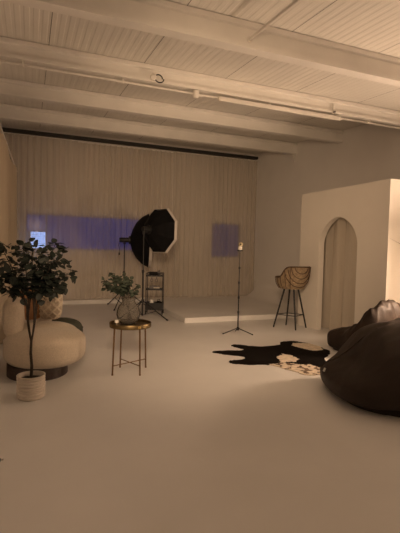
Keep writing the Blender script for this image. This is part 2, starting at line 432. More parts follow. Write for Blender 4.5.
# ------------------------------------------------------------------ potted tree
t = thing('potted_tree', 'leafy dark green tree in a ribbed white pot before the armchair', 'plant', (.017, 4.24, 0))
prof = [(0, 0), (.115, 0), (.125, .008)]
for k in range(7):
    z = .012+.03*k; prof += [(.128, z), (.135, z+.008), (.135, z+.020), (.128, z+.028)]
prof += [(.136, .226), (.136, .236), (.124, .236), (.120, .19), (0, .19)]
obj('pot', lathe(BM(), [(r*.94, z*.93) for r, z in prof], 40), M['pot'], t)
obj('soil', lathe(BM(), [(0, .186), (.06, .184), (.111, .178), (.111, .168), (0, .168)], 24), M['soil'], t)
fork = Vector((.0, .0, .52))
obj('trunk', tube(BM(), [(0, 0, .175), (.006, 0, .3), (-.004, .005, .42), (0, 0, .54)], [.016, .014, .013, .011], 10), M['bark'], t)
rnd = random.Random(11)
ends = [(.05, -.02, 1.00, .36, -.08, 1.34), (.04, .02, .98, .40, .06, 1.17), (.03, 0, .95, .32, -.1, 1.04), (.06, .03, 1.0, .22, .1, 1.46), (.02, -.03, 1.02, .05, -.1, 1.38),
        (-.04, .02, .96, -.14, .1, 1.44), (-.06, 0, .92, -.32, -.05, 1.46), (-.05, -.02, .9, -.40, .05, 1.30), (-.06, .02, .9, -.36, -.12, 1.10), (-.03, .03, .94, -.12, -.16, 1.16), (.03, -.02, .94, .16, .14, 1.10), (.0, .0, .98, .14, -.16, 1.24)]
Rh = Vector((.928, -.371, 0)); Fh = Vector((.371, .928, 0))
for e in ends:
    a = Rh*e[0]+Fh*e[1]+Vector((0, 0, e[2])); b = Rh*(e[3]*(.86 if e[3] > 0 else .92)-.0)+Fh*e[4]+Vector((0, 0, e[5]))
    side = .035 if e[0] > 0 else -.04
    mid0 = Vector((0, 0, .52)); m1 = Rh*side*.9+Fh*e[1]*.5+Vector((0, 0, .74))
    pts = [mid0, m1, a, a.lerp(b, .5)+Vector((0, 0, .04)), b]
    # smooth the path
    sm = []
    for i in range(len(pts)-1):
        for k in range(5):
            tt = k/5; p0 = pts[max(i-1, 0)]; p1 = pts[i]; p2 = pts[i+1]; p3 = pts[min(i+2, len(pts)-1)]
            sm.append(.5*((2*p1)+(p2-p0)*tt+(2*p0-5*p1+4*p2-p3)*tt*tt+(3*p1-p0-3*p2+p3)*tt**3))
    sm.append(b)
    br = obj('branch', tube(BM(), sm, [.0085-.006*i/(len(sm)-1) for i in range(len(sm))], 7), M['bark'], t)
    bm = BM()
    start = 12
    for i in range(start, len(sm)):
        for k in range(3):
            d = Vector((rnd.uniform(-1, 1), rnd.uniform(-1, 1), rnd.uniform(-.6, .7))).normalized()
            tw = sm[i]+d*rnd.uniform(.03, .11)
            tube(bm, [sm[i], sm[i].lerp(tw, .5)+Vector((0, 0, .008)), tw], .0018, 4)
            for q in range(2):
                dd = (d+Vector((rnd.uniform(-1, 1), rnd.uniform(-1, 1), rnd.uniform(-.9, .5)))).normalized()
                leaf(bm, tw if q == 0 else sm[i].lerp(tw, .6), dd, Vector((rnd.uniform(-.5, .5), rnd.uniform(-.8, .3), 1)), rnd.uniform(.055, .080), rnd.uniform(.050, .068))
    obj('foliage', bm, M['leaf'], br)

# ------------------------------------------------------------------ armchair
ch = thing('armchair', 'cream boucle armchair with rounded seat and wraparound back at left', 'armchair', (.20, 5.10, 0))
def seat_fn(c):
    a = math.atan2(c.y, c.x); rr = math.sqrt(c.x*c.x+c.y*c.y)
    rad = .43 + .01*math.cos(2*a)
    px, py = spow(c.x, .9)*rad, spow(c.y, .9)*.455
    z = spow(c.z, .50)
    tz = .085+.215*(z+1)
    if tz > .33: tz += .035*min(1, max(0, (py+.06)/.07))
    return Vector((px*(1-.15*min(1, max(0, (py+.06)/.07)))-.03, py-.03, tz))
obj('seat', blob(BM(), seat_fn, 5), M['boucle'], ch)
obj('base', lathe(BM(), [(0, 0), (.31, 0), (.32, .01), (.32, .14), (0, .14)], 40, origin=(-.11, -.08, 0)), M['darkwood'], ch)
path = [(-.345, -.17, .79), (-.375, 0, .83), (-.37, .22, .83), (-.28, .42, .80), (-.12, .50, .76), (.06, .51, .72)]
def back_fn(u, v):
    s = u*(len(path)-1); i = min(int(s), len(path)-2); tt = s-i
    p0 = Vector(path[max(i-1, 0)]); p1 = Vector(path[i]); p2 = Vector(path[i+1]); p3 = Vector(path[min(i+2, len(path)-1)])
    c = .5*((2*p1)+(p2-p0)*tt+(2*p0-5*p1+4*p2-p3)*tt*tt+(3*p1-p0-3*p2+p3)*tt**3)
    tg = (p2-p1); tg.z = 0; tg.normalize(); nn = Vector((-tg.y, tg.x, 0))
    e = min(1, math.sin(PI*min(max(u, .0), 1))*4.5)**.5 if 0 < u < 1 else 0.0
    a = 2*PI*v; top = c.z; zc0 = .40+(top-.40)/2; hh = (top-.40)/2
    return Vector((c.x, c.y, 0)) + nn*(.102*e*spow(math.cos(a), .8)) + Vector((0, 0, zc0+hh*(.55+.45*e)*spow(math.sin(a), .75)))
bm = BM(); grid(bm, lambda u, v: back_fn(u, v), 60, 37); bmesh.ops.remove_doubles(bm, verts=bm.verts[:], dist=1e-4)
obj('backrest', bm, M['boucle'], ch)
def pillow(name, label, m, loc, rot, w, h, th, ribs=False):
    def fn(c):
        x = spow(c.x, .55)*w/2; z = spow(c.z, .55)*h/2
        e = (1-min(1, abs(x)/(w/2))**2.6)*(1-min(1, abs(z)/(h/2))**2.6)
        y = spow(c.y, .8)*th/2*(.12+.88*max(0, e)**.5)
        if ribs:
            k = max(max(0, 1-abs(((x+z)/.095) % 1-.5)/.17), max(0, 1-abs(((x-z)/.095) % 1-.5)/.17))
            y += math.copysign(.013*k, y)
        return Vector((x, y, z+h/2))
    o = thing(name, label, 'cushion', loc); o.rotation_euler = rot
    bm = blob(BM(), fn, 6 if ribs else 5)
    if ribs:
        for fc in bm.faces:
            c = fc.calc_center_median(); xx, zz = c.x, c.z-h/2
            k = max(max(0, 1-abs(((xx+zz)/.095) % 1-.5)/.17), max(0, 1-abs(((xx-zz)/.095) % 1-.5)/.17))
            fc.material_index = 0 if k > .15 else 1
    obj('cover', bm, [m, M['knit_groove_tone']] if ribs else m, o)
    bm = BM(); pts = []
    for k in range(48):
        a = 2*PI*k/48; pts.append((spow(math.cos(a), .55)*w/2, 0, spow(math.sin(a), .55)*h/2+h/2))
    obj('piping', tube(bm, pts, .005, 6, closed=True), m, o)
    return o
pillow('cushion', 'tan brown cushion leaning at the back of the armchair', M['tan'], (.0, 5.39, .548), (math.radians(-10), 0, math.radians(6)), .30, .35, .11)
pillow('cushion', 'cream knitted cushion with diamond pattern on the armchair', M['knit'], (.225, 5.36, .548), (math.radians(-8), 0, math.radians(-22)), .28, .37, .14, True)
t = thing('pouf', 'dark olive rounded pouf on the floor behind the armchair', 'pouf', (.43, 6.30, 0))
def pf(c):
    return Vector((c.x*.29, c.y*.29, .20+.20*spow(c.z, .7)+.008*math.sin(9*math.atan2(c.y, c.x))*(1-abs(c.z))))
obj('cover', blob(BM(), pf, 4), M['olive'], t)
obj('piping', tube(BM(), [(.285*math.cos(2*PI*k/40), .285*math.sin(2*PI*k/40), .26) for k in range(40)], .008, 6, closed=True), M['olive'], t)

# ------------------------------------------------------------------ side table, vase, candle
TX, TY = 1.077, 4.79
t = thing('side_table', 'round brass tray side table on thin bronze legs', 'table', (TX, TY, 0))
obj('tray_top', lathe(BM(), [(0, .535), (.228, .535), (.228, .548), (0, .548)], 48), M['brass'], t)
obj('rim', lathe(BM(), [(.228, .525), (.236, .525), (.238, .570), (.236, .574), (.229, .572), (.228, .525)], 48), M['brass'], t)
LG = [(.857-TX, 4.695-TY), (1.002-TX, 4.985-TY), (1.153-TX, 4.60-TY), (1.296-TX, 4.889-TY)]
for x, y in LG: 
    l = obj('leg', tube(BM(), [(x*.98, y*.98, 0.0), (x*.90, y*.90, .53)], .0095, 8), M['rod'], t)
    obj('foot', lathe(BM(), [(0, 0), (.011, 0), (.011, .016), (0, .016)], 10, origin=(x*.98, y*.98, 0)), M['rod'], l)
for i, j, z in ((0, 3, .105), (1, 2, .105)):
    obj('stretcher', tube(BM(), [(LG[i][0]*.965, LG[i][1]*.965, z), (LG[j][0]*.965, LG[j][1]*.965, z)], .006, 8), M['rod'], t)
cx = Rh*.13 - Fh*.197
obj('rim_glint', box(BM(), (cx.x-.018, cx.y-.012, .538), (cx.x+.018, cx.y+.008, .565), .003, 1), M['rim_glint'], t)  # brighter brass block painting the lamp's highlight on the rim
vx, vy = TX-.02, TY+.03
t = thing('vase', 'round smoked glass vase on the brass side table', 'vase', (vx, vy, .5485))
outer = [(0, 0), (.06, 0), (.082, .008), (.118, .05), (.135, .105), (.133, .15), (.112, .205), (.085, .24), (.074, .262), (.076, .285), (.084, .305)]
inner = [(.081, .304), (.073, .285), (.071, .262), (.082, .239), (.109, .203), (.130, .149), (.132, .105), (.115, .052), (.08, .012), (0, .011)]
obj('body', lathe(BM(), outer+inner, 40), M['smoked'], t)
t2 = thing('eucalyptus_bunch', 'bunch of leafy eucalyptus stems standing in the smoked glass vase', 'plant', (vx, vy, .5485))
rnd = random.Random(5)
for k, (r_, f_, z_) in enumerate([(-.28, -.05, .50), (-.22, .08, .57), (-.14, -.1, .55), (-.05, .05, .58), (.03, -.08, .52), (.12, .04, .43), (-.28, .02, .40), (-.10, .12, .48), (-.18, -.12, .42), (.10, -.06, .36), (-.02, .1, .46),
                               (-.24, -.1, .46), (-.20, .0, .50), (-.09, -.04, .53), (-.15, .1, .40), (-.06, -.12, .44)]):
    e = Rh*r_+Fh*f_+Vector((0, 0, z_)); s0 = Rh*(-r_*.22)+Fh*(rnd.uniform(-.05, .05))+Vector((0, 0, .018)); n0 = Rh*r_*.18+Fh*f_*.25+Vector((0, 0, .29))
    pts = [s0, s0.lerp(n0, .5), n0, n0.lerp(e, .35)+Vector((0, 0, .03)), n0.lerp(e, .7)+Vector((0, 0, .025)), e]
    sp = obj('sprig', tube(BM(), pts, [.0022, .0022, .0022, .002, .002, .0012], 6), M['bark'], t2)
    bm = BM()
    for i in range(10):
        tt = .25+.75*i/9; p = n0.lerp(e, tt)+Vector((0, 0, .03*math.sin(PI*tt)))
        for q in (0, 1):
            d = Vector((rnd.uniform(-1, 1), rnd.uniform(-1, 1), rnd.uniform(-.5, .6)))
            leaf(bm, p, d, Vector((rnd.uniform(-.5, .5), rnd.uniform(-.9, .2), 1)), rnd.uniform(.042, .066), rnd.uniform(.036, .052))
    obj('leaves', bm, M['euca'], sp)
c = Rh*(-.155)-Fh*.02
t = thing('tealight', 'small white tealight beside the vase on the tray', 'candle', (TX+c.x, TY+c.y, .5485))
obj('cup', lathe(BM(), [(0, 0), (.024, 0), (.026, .022), (.024, .022), (.023, .004), (0, .004)], 20), M['chrome'], t)
obj('wax', lathe(BM(), [(0, .004), (.0222, .004), (.0222, .046), (.015, .052), (0, .050)], 20), M['wax'], t)
obj('wick', tube(BM(), [(0, 0, .049), (.001, 0, .060)], .001, 5), M['black'], t)

# ------------------------------------------------------------------ light stands and softboxes
def stand(label, loc, H, feet, hub, rz=0):
    t = thing('light_stand', label, 'light stand', loc, 0, 'studio light stands')
    obj('pole', tube(BM(), [(0, 0, .03), (0, 0, H*.55)], .017, 10), M['black'], t)
    obj('upper_pole', tube(BM(), [(0, 0, H*.55), (0, 0, H)], .012, 10), M['black'], t)
    c = obj('collar', lathe(BM(), [(0, -.03), (.024, -.03), (.026, .03), (0, .03)], 14, origin=(0, 0, H*.55)), M['black'], t)
    obj('knob', tube(BM(), [(0, -.02, H*.55), (0, -.06, H*.55)], .014, 8), M['black'], c)
    obj('hub', lathe(BM(), [(0, -.04), (.03, -.04), (.032, .03), (0, .03)], 14, origin=(0, 0, hub)), M['black'], t)
    for a in feet:
        d = Vector((math.cos(a), math.sin(a), 0)); fr = feet[a]
        l = obj('leg', tube(BM(), [d*.02+Vector((0, 0, hub)), d*fr+Vector((0, 0, .014))], .011, 8), M['black'], t)
        obj('brace', tube(BM(), [d*.01+Vector((0, 0, .045)), d*fr*.55+Vector((0, 0, hub*.45+.006))], .007, 6), M['black'], l)
        obj('rubber_foot', tube(BM(), [d*(fr-.02)+Vector((0, 0, .022)), d*(fr+.02)+Vector((0, 0, .010))], .0165, 8), M['black'], l)
    return t
def ang(x, y): return math.atan2(y, x)
s1 = (2.14, 8.44, 0)
d1 = (2.50-s1[0], 7.90-s1[1]); a1 = ang(*d1)
stand('black tripod light stand in front, carrying the octagonal softbox', s1, 1.70, {a1: math.hypot(*d1), math.radians(98): .5, math.radians(-165): .5}, .33)
s2 = (2.05, 9.88, 0)
d2 = (1.78-s2[0], 10.42-s2[1]); a2 = ang(*d2)
stand('thinner black light stand farther back, behind the glass vase', s2, 1.49, {a2: math.hypot(*d2), a2+2.1: .55, a2-2.1: .55}, .42)

def softbox(label, loc, axis, n, Rr, D, prof, lip, rz_phase, headlen, marks):
    q = Vector(axis).normalized()
    t = thing('softbox', label, 'softbox', loc, 0, 'studio softboxes')
    off = .13
    def ax(prof_, nn, ph=0): return lathe(BM(), prof_, nn, axis=q, phase=ph)
    obj('shell', ax([(r, z+off) for r, z in prof]+[(Rr-.004, D+off), (Rr-.05, D*.8+off), (.07, off+.02)], n, rz_phase), M['blackfab'], t, smooth=(n > 10))
    obj('lip', ax([(Rr, D+off), (Rr+.020, D+off+lip), (Rr+.010, D+off+lip), (Rr-.008, D+off), (Rr, D+off)], n, rz_phase), M['lipfab'], t, smooth=False)
    obj('diffuser', ax([(0, D+off+lip*.5), (Rr-.004, D+off+lip*.5), (Rr-.004, D+off+lip*.45), (0, D+off+lip*.45)], n, rz_phase), M['whitefab'], t, smooth=False)
    obj('speed_ring', ax([(.06, off-.03), (.095, off-.03), (.095, off+.02), (.06, off+.02), (.06, off-.03)], 24), M['black'], t)
    h = obj('strobe_head', ax([(0, -headlen+.1), (.05, -headlen+.1), (.058, -headlen+.13), (.058, off-.04), (.068, off-.03), (.068, off), (0, off)], 20), M['black'], t)
    u, v = frame_of(q)
    obj('bracket', tube(BM(), [(0, 0, -.10), (0, 0, -.05)], .028, 10), M['black'], t)
    if marks:
        # pale print on the fabric panel near the upper rim
        qq = q.to_track_quat('Z', 'Y').to_matrix(); ring = lambda r_, z_, k: qq @ Vector((r_*math.cos(2*PI*k/n+rz_phase), r_*math.sin(2*PI*k/n+rz_phase), z_+off))
        (ra, za), (rb, zb) = prof[-2], prof[-1]
        best = max(range(n), key=lambda k: (ring(rb, zb, k)+ring(rb, zb, k+1)).z*1.0-.35*(ring(rb, zb, k)+ring(rb, zb, k+1)).dot(Vector((.928, -.371, 0)))*-1)
        A, B, Cc, D_ = ring(ra, za, best), ring(ra, za, best+1), ring(rb, zb, best+1), ring(rb, zb, best)
        nn = (B-A).cross(D_-A).normalized(); nn = nn if nn.dot(A) > 0 else -nn
        for k in range(5):
            bm = BM(); u0 = .30+.085*k; h0 = .13 if k % 2 else .16
            P = lambda u, v: (A.lerp(B, u)).lerp(D_.lerp(Cc, u), v)
            vs = [bm.verts.new(P(u, v)+nn*o_) for u in (u0, u0+.055) for v in (.72, .72+h0) for o_ in (-.001, .003)]
            for fi in ((0, 1, 3, 2), (4, 6, 7, 5), (0, 4, 5, 1), (2, 3, 7, 6), (0, 2, 6, 4), (1, 5, 7, 3)): bm.faces.new([vs[i] for i in fi])
            obj('print', bm, M['pale'], t, False)
    return t
sb = softbox('black octagonal softbox with pale rim, right of the front stand', (2.14, 8.44, 1.79), (.90, .43, -.02), 8, .485, .30,
             [(.085, 0), (.22, .055), (.37, .16), (.485, .30)], .055, math.radians(22.5), .13, 1)
softbox('dark deep parabolic softbox facing right on the rear stand', (2.05, 9.88, 1.58), (.976, -.206, 0), 16, .63, .42,
        [(.085, 0), (.25, .05), (.42, .14), (.55, .27), (.63, .42)], .06, 0, .22, None)
t = thing('power_cable', 'short dark cable dangling from the rear strobe head', 'cable', (1.93, 9.90, 1.455))
obj('cord', tube(BM(), [(0, 0, .06), (-.015, 0, 0), (.01, 0, -.08), (.005, 0, -.17)], .006, 6), M['black'], t)
obj('plug', tube(BM(), [(.005, 0, -.17), (.004, 0, -.23)], .017, 8), M['black'], t)

# ------------------------------------------------------------------ rolling cart
CA = math.radians(-21.8); ccx, ccy = 2.49, 8.78
t = thing('rolling_cart', 'black three tier rolling cart beside the platform', 'cart', (ccx, ccy, 0), CA)
hw, hd = .175, .125
def cart_part(name, bm, m=None, par=None): return obj(name, bm, m or M['black'], par or t)
for sx in (-1, 1):
    for sy in (-1, 1):
        p = cart_part('post', tube(BM(), [(sx*hw, sy*hd, .075), (sx*hw, sy*hd, .88)], .008, 8))
        w = cart_part('caster', lathe(BM(), [(0, -.012), (.026, -.012), (.028, 0), (.026, .012), (0, .012)], 14, origin=(sx*hw, sy*hd, .028), axis=(1, 0, 0)))
        cart_part('caster_fork', tube(BM(), [(sx*hw, sy*hd+.0, .05), (sx*hw, sy*hd, .085)], .014, 8), None, w)
for sy in (-1, 1): cart_part('top_rail', tube(BM(), [(-hw, sy*hd, .88), (hw, sy*hd, .88)], .007, 8))
for z in (.52, .81):
    bm = BM(); box(bm, (-hw, -hd, z), (hw, hd, z+.012)); 
    s = cart_part('shelf', bm)
    bm = BM(); 
    for lo, hi in (((-hw, -hd-.004, z), (hw, -hd+.004, z+.03)), ((-hw, hd-.004, z), (hw, hd+.004, z+.03)), ((-hw-.004, -hd, z), (-hw+.004, hd, z+.03)), ((hw-.004, -hd, z), (hw+.004, hd, z+.03))): box(bm, lo, hi)
    cart_part('shelf_edge', bm, None, s)
bm = BM(); box(bm, (-hw, -hd, .10), (hw, hd, .112))
for lo, hi in (((-hw-.01, -hd-.012, .10), (hw+.01, -hd, .25)), ((-hw-.01, hd, .10), (hw+.01, hd+.012, .25)), ((-hw-.012, -hd, .10), (-hw, hd, .25)), ((hw, -hd, .10), (hw+.012, hd, .25))): box(bm, lo, hi)
cart_part('basket', bm)
def on_cart(x, y, z):
    a, b = rot2(x, y, CA); return (ccx+a, ccy+b, z)
t = thing('studio_light', 'black studio light head lying on the top shelf of the cart', 'studio light', on_cart(.0, 0, .823), CA)
obj('body', tube(BM(), [(-.12, 0, .043), (.06, 0, .043)], .042, 16), M['black'], t)
obj('reflector', lathe(BM(), [(.04, 0), (.06, .05), (.057, .05), (.036, .0)], 20, origin=(.055, 0, .062), axis=(1, 0, .1)), M['grey'], t)
t = thing('equipment_box', 'dark grey equipment box with white strip on the middle shelf', 'box', on_cart(.0, 0, .533), CA)
obj('case', box(BM(), (-.11, -.08, 0), (.10, .08, .07), .01), M['grey'], t)
obj('strip', box(BM(), (-.02, -.084, .03), (.11, -.0795, .045)), M['plastic'], t)
for x in (-.055, .045):
    t = thing('clamp', 'small spring clamp hanging under the top shelf, %s' % ('left one' if x < 0 else 'right one'), 'clamp', on_cart(x, -.135, .70), CA, 'clamps hung on the cart')
    obj('jaw', tube(BM(), [(0, 0, .06), (0, -.004, .13)], .008, 6), M['grey'], t)
    obj('ring', tube(BM(), [(.026*math.cos(2*PI*k/14), 0, .03+.03*math.sin(2*PI*k/14)) for k in range(14)], .006, 6, closed=True), M['grey'], t)
t = thing('white_cup', 'small white cup in the bottom basket of the cart', 'cup', on_cart(-.06, -.04, .113), CA)
obj('body', lathe(BM(), [(0, 0), (.035, 0), (.045, .19), (.041, .19), (.032, .01), (0, .01)], 20), M['wax'], t)
t = thing('black_bag', 'soft black bag filling the cart basket', 'bag', on_cart(.085, .03, .113), CA)
obj('body', blob(BM(), lambda c: Vector((c.x*.07, c.y*.07, .085+.085*spow(c.z, .7))), 3), M['blackfab'], t)
obj('handle', tube(BM(), [(-.03, 0, .16), (-.02, 0, .2), (.02, 0, .2), (.03, 0, .16)], .006, 6), M['blackfab'], t)

# ------------------------------------------------------------------ phone tripod
t = thing('phone_tripod', 'slim black phone tripod standing in front of the platform', 'tripod', (3.275, 6.38, 0))
zs = [.07, .37, .62, .87, 1.12, 1.40]
for i in range(5):
    obj('pole_section', tube(BM(), [(0, 0, zs[i]), (0, 0, zs[i+1])], .0125-.0015*i, 10), M['black'], t)
    if i: obj('clamp_collar', lathe(BM(), [(0, -.02), (.017, -.02), (.018, .02), (0, .02)], 12, origin=(0, 0, zs[i])), M['black'], t)
obj('hub', lathe(BM(), [(0, -.025), (.025, -.025), (.022, .03), (0, .03)], 14, origin=(0, 0, .09)), M['black'], t)
for dr, df in ((-.25, -.06), (.24, -.08), (-.02, .2)):
    d = Rh*dr+Fh*df
    l = obj('leg', tube(BM(), [d*.06+Vector((0, 0, .095)), d+Vector((0, 0, .012))], [.010, .008], 8), M['black'], t)
    obj('rubber_foot', tube(BM(), [d*.96+Vector((0, 0, .014)), d*1.04+Vector((0, 0, .011))], .011, 8), M['black'], l)
t2 = thing('phone_gimbal', 'small white tracking phone mount atop the slim tripod', 'phone mount', (3.275, 6.38, 1.40))
obj('base_plate', lathe(BM(), [(0, 0), (.045, 0), (.045, .022), (0, .022)], 20), M['black'], t2)
obj('body', lathe(BM(), [(0, .022), (.034, .022), (.036, .05), (.028, .085), (0, .09)], 20), M['plastic'], t2)
obj('head', blob(BM(), lambda c: Vector((.012, 0, .115))+Vector((c.x*.038, c.y*.03, c.z*.036)), 3), M['amber'], t2)
obj('lens', blob(BM(), lambda c: Vector((-.004, -.028, .118))+c*.012, 2), M['black'], t2)

# ------------------------------------------------------------------ bar stool
SA = math.atan2(Rh.y, Rh.x)                      # local x = image right, local y = away
t = thing('bar_stool', 'rattan bucket bar stool on black metal legs by the partition', 'bar stool', (4.50, 6.64, 0), SA)
BA = math.radians(-58)                           # where the high back is (right and towards the camera)
def rim_h(a):
    c = math.cos(a-BA); return .13+.20*(1/(1+math.exp(-(c-.25)*10)))
def shell_pt(u, v, o=0.):
    a = 2*PI*u; h = rim_h(a); 
    if v < .4: r = .205*(v/.4); z = 0+.01*(v/.4)**2
    else:
        k = (v-.4)/.6; r = .205+.085*math.sin(k*PI/2)+.02*k*max(0, math.cos(a-BA)); z = .01+(h+.08)*k**1.3
    r += o
    return Vector((r*math.cos(a)*1.02, r*math.sin(a)*.95, .72+z))
bm = BM(); V = grid(bm, lambda u, v: shell_pt(u, v), 48, 18, True); bmesh.ops.remove_doubles(bm, verts=bm.verts[:], dist=1e-4)
geom = bm.faces[:]
bmesh.ops.recalc_face_normals(bm, faces=geom); bmesh.ops.solidify(bm, geom=geom, thickness=.018)
sh = obj('seat_shell', bm, M['wicker'], t)
obj('rim', tube(BM(), [shell_pt(k/60, 1) for k in range(60)], .013, 8, closed=True), M['cane'], sh)
for j, (v0, w) in enumerate(((.50, .13), (.62, .105), (.74, .08), (.86, .055))):
    pts = []
    for k in range(25):
        s = (k/24-.5)*2; u = (BA/(2*PI)+s*w*1.25-.03) % 1.0
        vv = 1-(1-v0)*math.sqrt(max(0, 1-s*s)); pts.append(shell_pt(u, vv, .018))
    obj('cane_loop', tube(BM(), pts, .007, 6), M['cane'], sh)
for k in range(9):
    u = (.30+.05*k) % 1.0
    obj('cane_rib', tube(BM(), [shell_pt(u, .45+.55*i/8, .014) for i in range(9)], .006, 6), M['cane'], sh)
obj('cushion_pad', blob(BM(), lambda c: Vector((c.x*.19, c.y*.18, .765+.03*spow(c.z, .7))), 4), M['wicker'], t)
FT = [(-.31, .02), (.295, .03), (.04, -.25), (-.03, .25)]
for x, y in FT:
    l = obj('leg', tube(BM(), [(x*.42, y*.42, .725), (x, y, .012)], [.017, .0135], 10), M['black'], t)
    obj('foot_cap', tube(BM(), [(x, y, 0), (x, y, .02)], .013, 10), M['black'], l)
ring = [(x*(.42+.58*(.705-.245)/.693), y*(.42+.58*(.705-.245)/.693), .245) for x, y in (FT[0], FT[2], FT[1], FT[3])]
bm = BM()
for i in range(4): tube(bm, [ring[i], ring[(i+1) % 4]], .008, 8)
obj('footrest', bm, M['black'], t)

# ------------------------------------------------------------------ cowhide rug
HP = HIDE_OUTLINE = None
hide = [(2.76,5.58),(2.86,5.66),(3.02,5.52),(3.22,5.42),(3.50,5.45),(3.66,5.62),(3.86,5.63),(4.00,5.45),(4.03,5.30),(4.03,5.02),(3.94,4.82),(3.70,4.62),(3.46,4.32),(3.27,4.05),(3.05,4.00),(2.97,4.08),(2.90,4.28),(2.80,4.52),(2.62,4.60),(2.40,4.70),(2.36,4.78),(2.42,4.86),(2.60,4.86),(2.66,5.00),(2.55,5.10),(2.36,5.30),(2.40,5.38),(2.56,5.36),(2.74,5.32),(2.86,5.34),(2.84,5.46)]
whites = [[(2.98,4.58),(3.10,4.86),(3.24,4.95),(3.32,4.86),(3.30,4.66),(3.20,4.52),(3.08,4.55)], [(3.66,5.36),(3.76,5.50),(3.98,5.46),(4.10,5.26),(3.98,5.00),(3.78,4.96),(3.72,5.14)]]
specks = [[(2.75,4.55),(2.98,4.58),(3.08,4.48),(3.26,4.40),(3.34,4.25),(3.27,4.0),(3.0,3.95),(2.85,4.2)], [(4.0,5.5),(4.2,5.2),(4.2,4.9),(4.02,4.98),(4.08,5.25)]]
def inside(p, poly):
    c = False; j = len(poly)-1
    for i in range(len(poly)):
        (xi, yi), (xj, yj) = poly[i], poly[j]
        if (yi > p[1]) != (yj > p[1]) and p[0] < (xj-xi)*(p[1]-yi)/(yj-yi)+xi: c = not c
        j = i
    return c
def catmull(poly, k=5):
    o = []; n = len(poly)
    for i in range(n):
        p0, p1, p2, p3 = [Vector((*poly[(i+d) % n], 0)) for d in (-1, 0, 1, 2)]
        for s in range(k):
            t_ = s/k; q = .5*((2*p1)+(p2-p0)*t_+(2*p0-5*p1+4*p2-p3)*t_*t_+(3*p1-p0-3*p2+p3)*t_**3)
            o.append((q.x, q.y))
    return o
hs = catmull(hide, 5)
bm = BM(); cell = .014
def jit(x, y): return (x+.05*noise.noise(Vector((x*6, y*6, 0)))+.02*noise.noise(Vector((x*22, y*22, 3))), y+.05*noise.noise(Vector((x*6, y*6, 9)))+.02*noise.noise(Vector((x*22, y*22, 5))))
vd = {}
def gv(i, j):
    if (i, j) not in vd:
        x, y = 2.3+i*cell, 3.9+j*cell
        vd[(i, j)] = bm.verts.new((x, y, .009+.003*noise.noise(Vector((x*3, y*3, 1)))))
    return vd[(i, j)]
for i in range(140):
    for j in range(130):
        p = (2.3+(i+.5)*cell, 3.9+(j+.5)*cell)
        if inside((p[0]+(jit(*p)[0]-p[0])*.55, p[1]+(jit(*p)[1]-p[1])*.55), hs):
            fce = bm.faces.new((gv(i, j), gv(i+1, j), gv(i+1, j+1), gv(i, j+1)))
            pj = jit(*p)
            if any(inside(pj, w) for w in whites): fce.material_index = 1
            elif any(inside(pj, w) for w in specks): fce.material_index = 1 if noise.noise(Vector((p[0]*14, p[1]*14, 2))) > -.12 else 2
r = bmesh.ops.extrude_face_region(bm, geom=bm.faces[:])
for v in [g for g in r['geom'] if isinstance(g, bmesh.types.BMVert)]: v.co.z = .001
tag(obj('cowhide_rug', bm, [M['hideB'], M['hideW'], M['hideS']]), 'black and white cowhide rug lying on the floor before the bean bags', 'rug')

# ------------------------------------------------------------------ bean bags
def wr(p, s, a):
    return a*(noise.noise(p*s)*.6+.4*(1-abs(noise.noise(p*s*1.9+Vector((5, 3, 1)))*2)))
t = thing('bean_bag', 'large dark brown leather bean bag nearest the camera at right', 'bean bag', (3.555, 3.12, 0), SA, 'leather bean bags')
def hp(pts, x):
    if x <= pts[0][0]: return pts[0][1]
    for (x0, h0), (x1, h1) in zip(pts, pts[1:]):
        if x <= x1:
            k = (x-x0)/(x1-x0); return h0+(h1-h0)*k
    return pts[-1][1]
P2 = [(-.86, .23), (-.80, .28), (-.62, .35), (-.52, .44), (-.42, .59), (-.32, .66), (-.12, .72), (.2, .81), (.42, .87), (.65, .78), (.85, .5)]
def b2(c):
    a = math.atan2(c.y, c.x); rr = math.hypot(c.x, c.y)
    k = (abs(math.cos(a))**2.7+abs(math.sin(a))**2.7)**(-1/2.7)
    s_ = k*min(1, rr**.62); x, y = s_*math.cos(a)*.84, s_*math.sin(a)*.69
    zz = .5+.5*spow(c.z, .5)
    if zz < .10: zz = 0
    H = .4*hp(P2, x)+.3*hp(P2, x-.06)+.3*hp(P2, x+.06)
    return Vector((x, y, H*zz*(1-.12*abs(y/.69)**2)))
def wrinkled(fn, amp, freq, seed):
    def g(c):
        p = fn(c); d = wr(p+Vector((seed, 0, 0)), freq, amp)
        k = min(1, max(0, (p.z-.05)/.2)); n = Vector((p.x, p.y, p.z*.6)); n = n.normalized() if n.length > 1e-4 else Vector((0, 0, 1))
        # long slack folds running down from the top
        a = math.atan2(p.y, p.x); fold = .008*math.sin(a*7+2.5*noise.noise(p*2))*min(1, math.hypot(p.x, p.y)/.3)
        return p+n*(d+fold)*k
    return g
obj('cover', blob(BM(), wrinkled(b2, .022, 3.2, 0), 6), M['leather'], t)
f2 = wrinkled(b2, .022, 3.2, 0)
def seam_path(fn, a, n=24, z0=-.2, z1=.98):
    pts = []
    for i in range(n):
        z = z0+(z1-z0)*i/(n-1); r_ = math.sqrt(1-z*z); p = fn(Vector((r_*math.cos(a), r_*math.sin(a), z)))
        pts.append(p*1.004)
    return pts
for a in (-2.0, -.6, 2.7): obj('seam', tube(BM(), seam_path(f2, a), .006, 6), M['leather'], t)
pt = f2(Vector((math.cos(2.95)*.93, math.sin(2.95)*.93, .36)))
o = obj('tag', box(BM(), (-.012, -.002, -.02), (.012, .002, .02)), M['tag'], t, False); o.location = pt+Vector((-.018, -.01, 0)); o.rotation_euler = (0, .5, .4); o['label'] = 'small white tag'
e1 = Vector((.06, -.998, 0)); B1A = math.atan2(e1.y, e1.x)
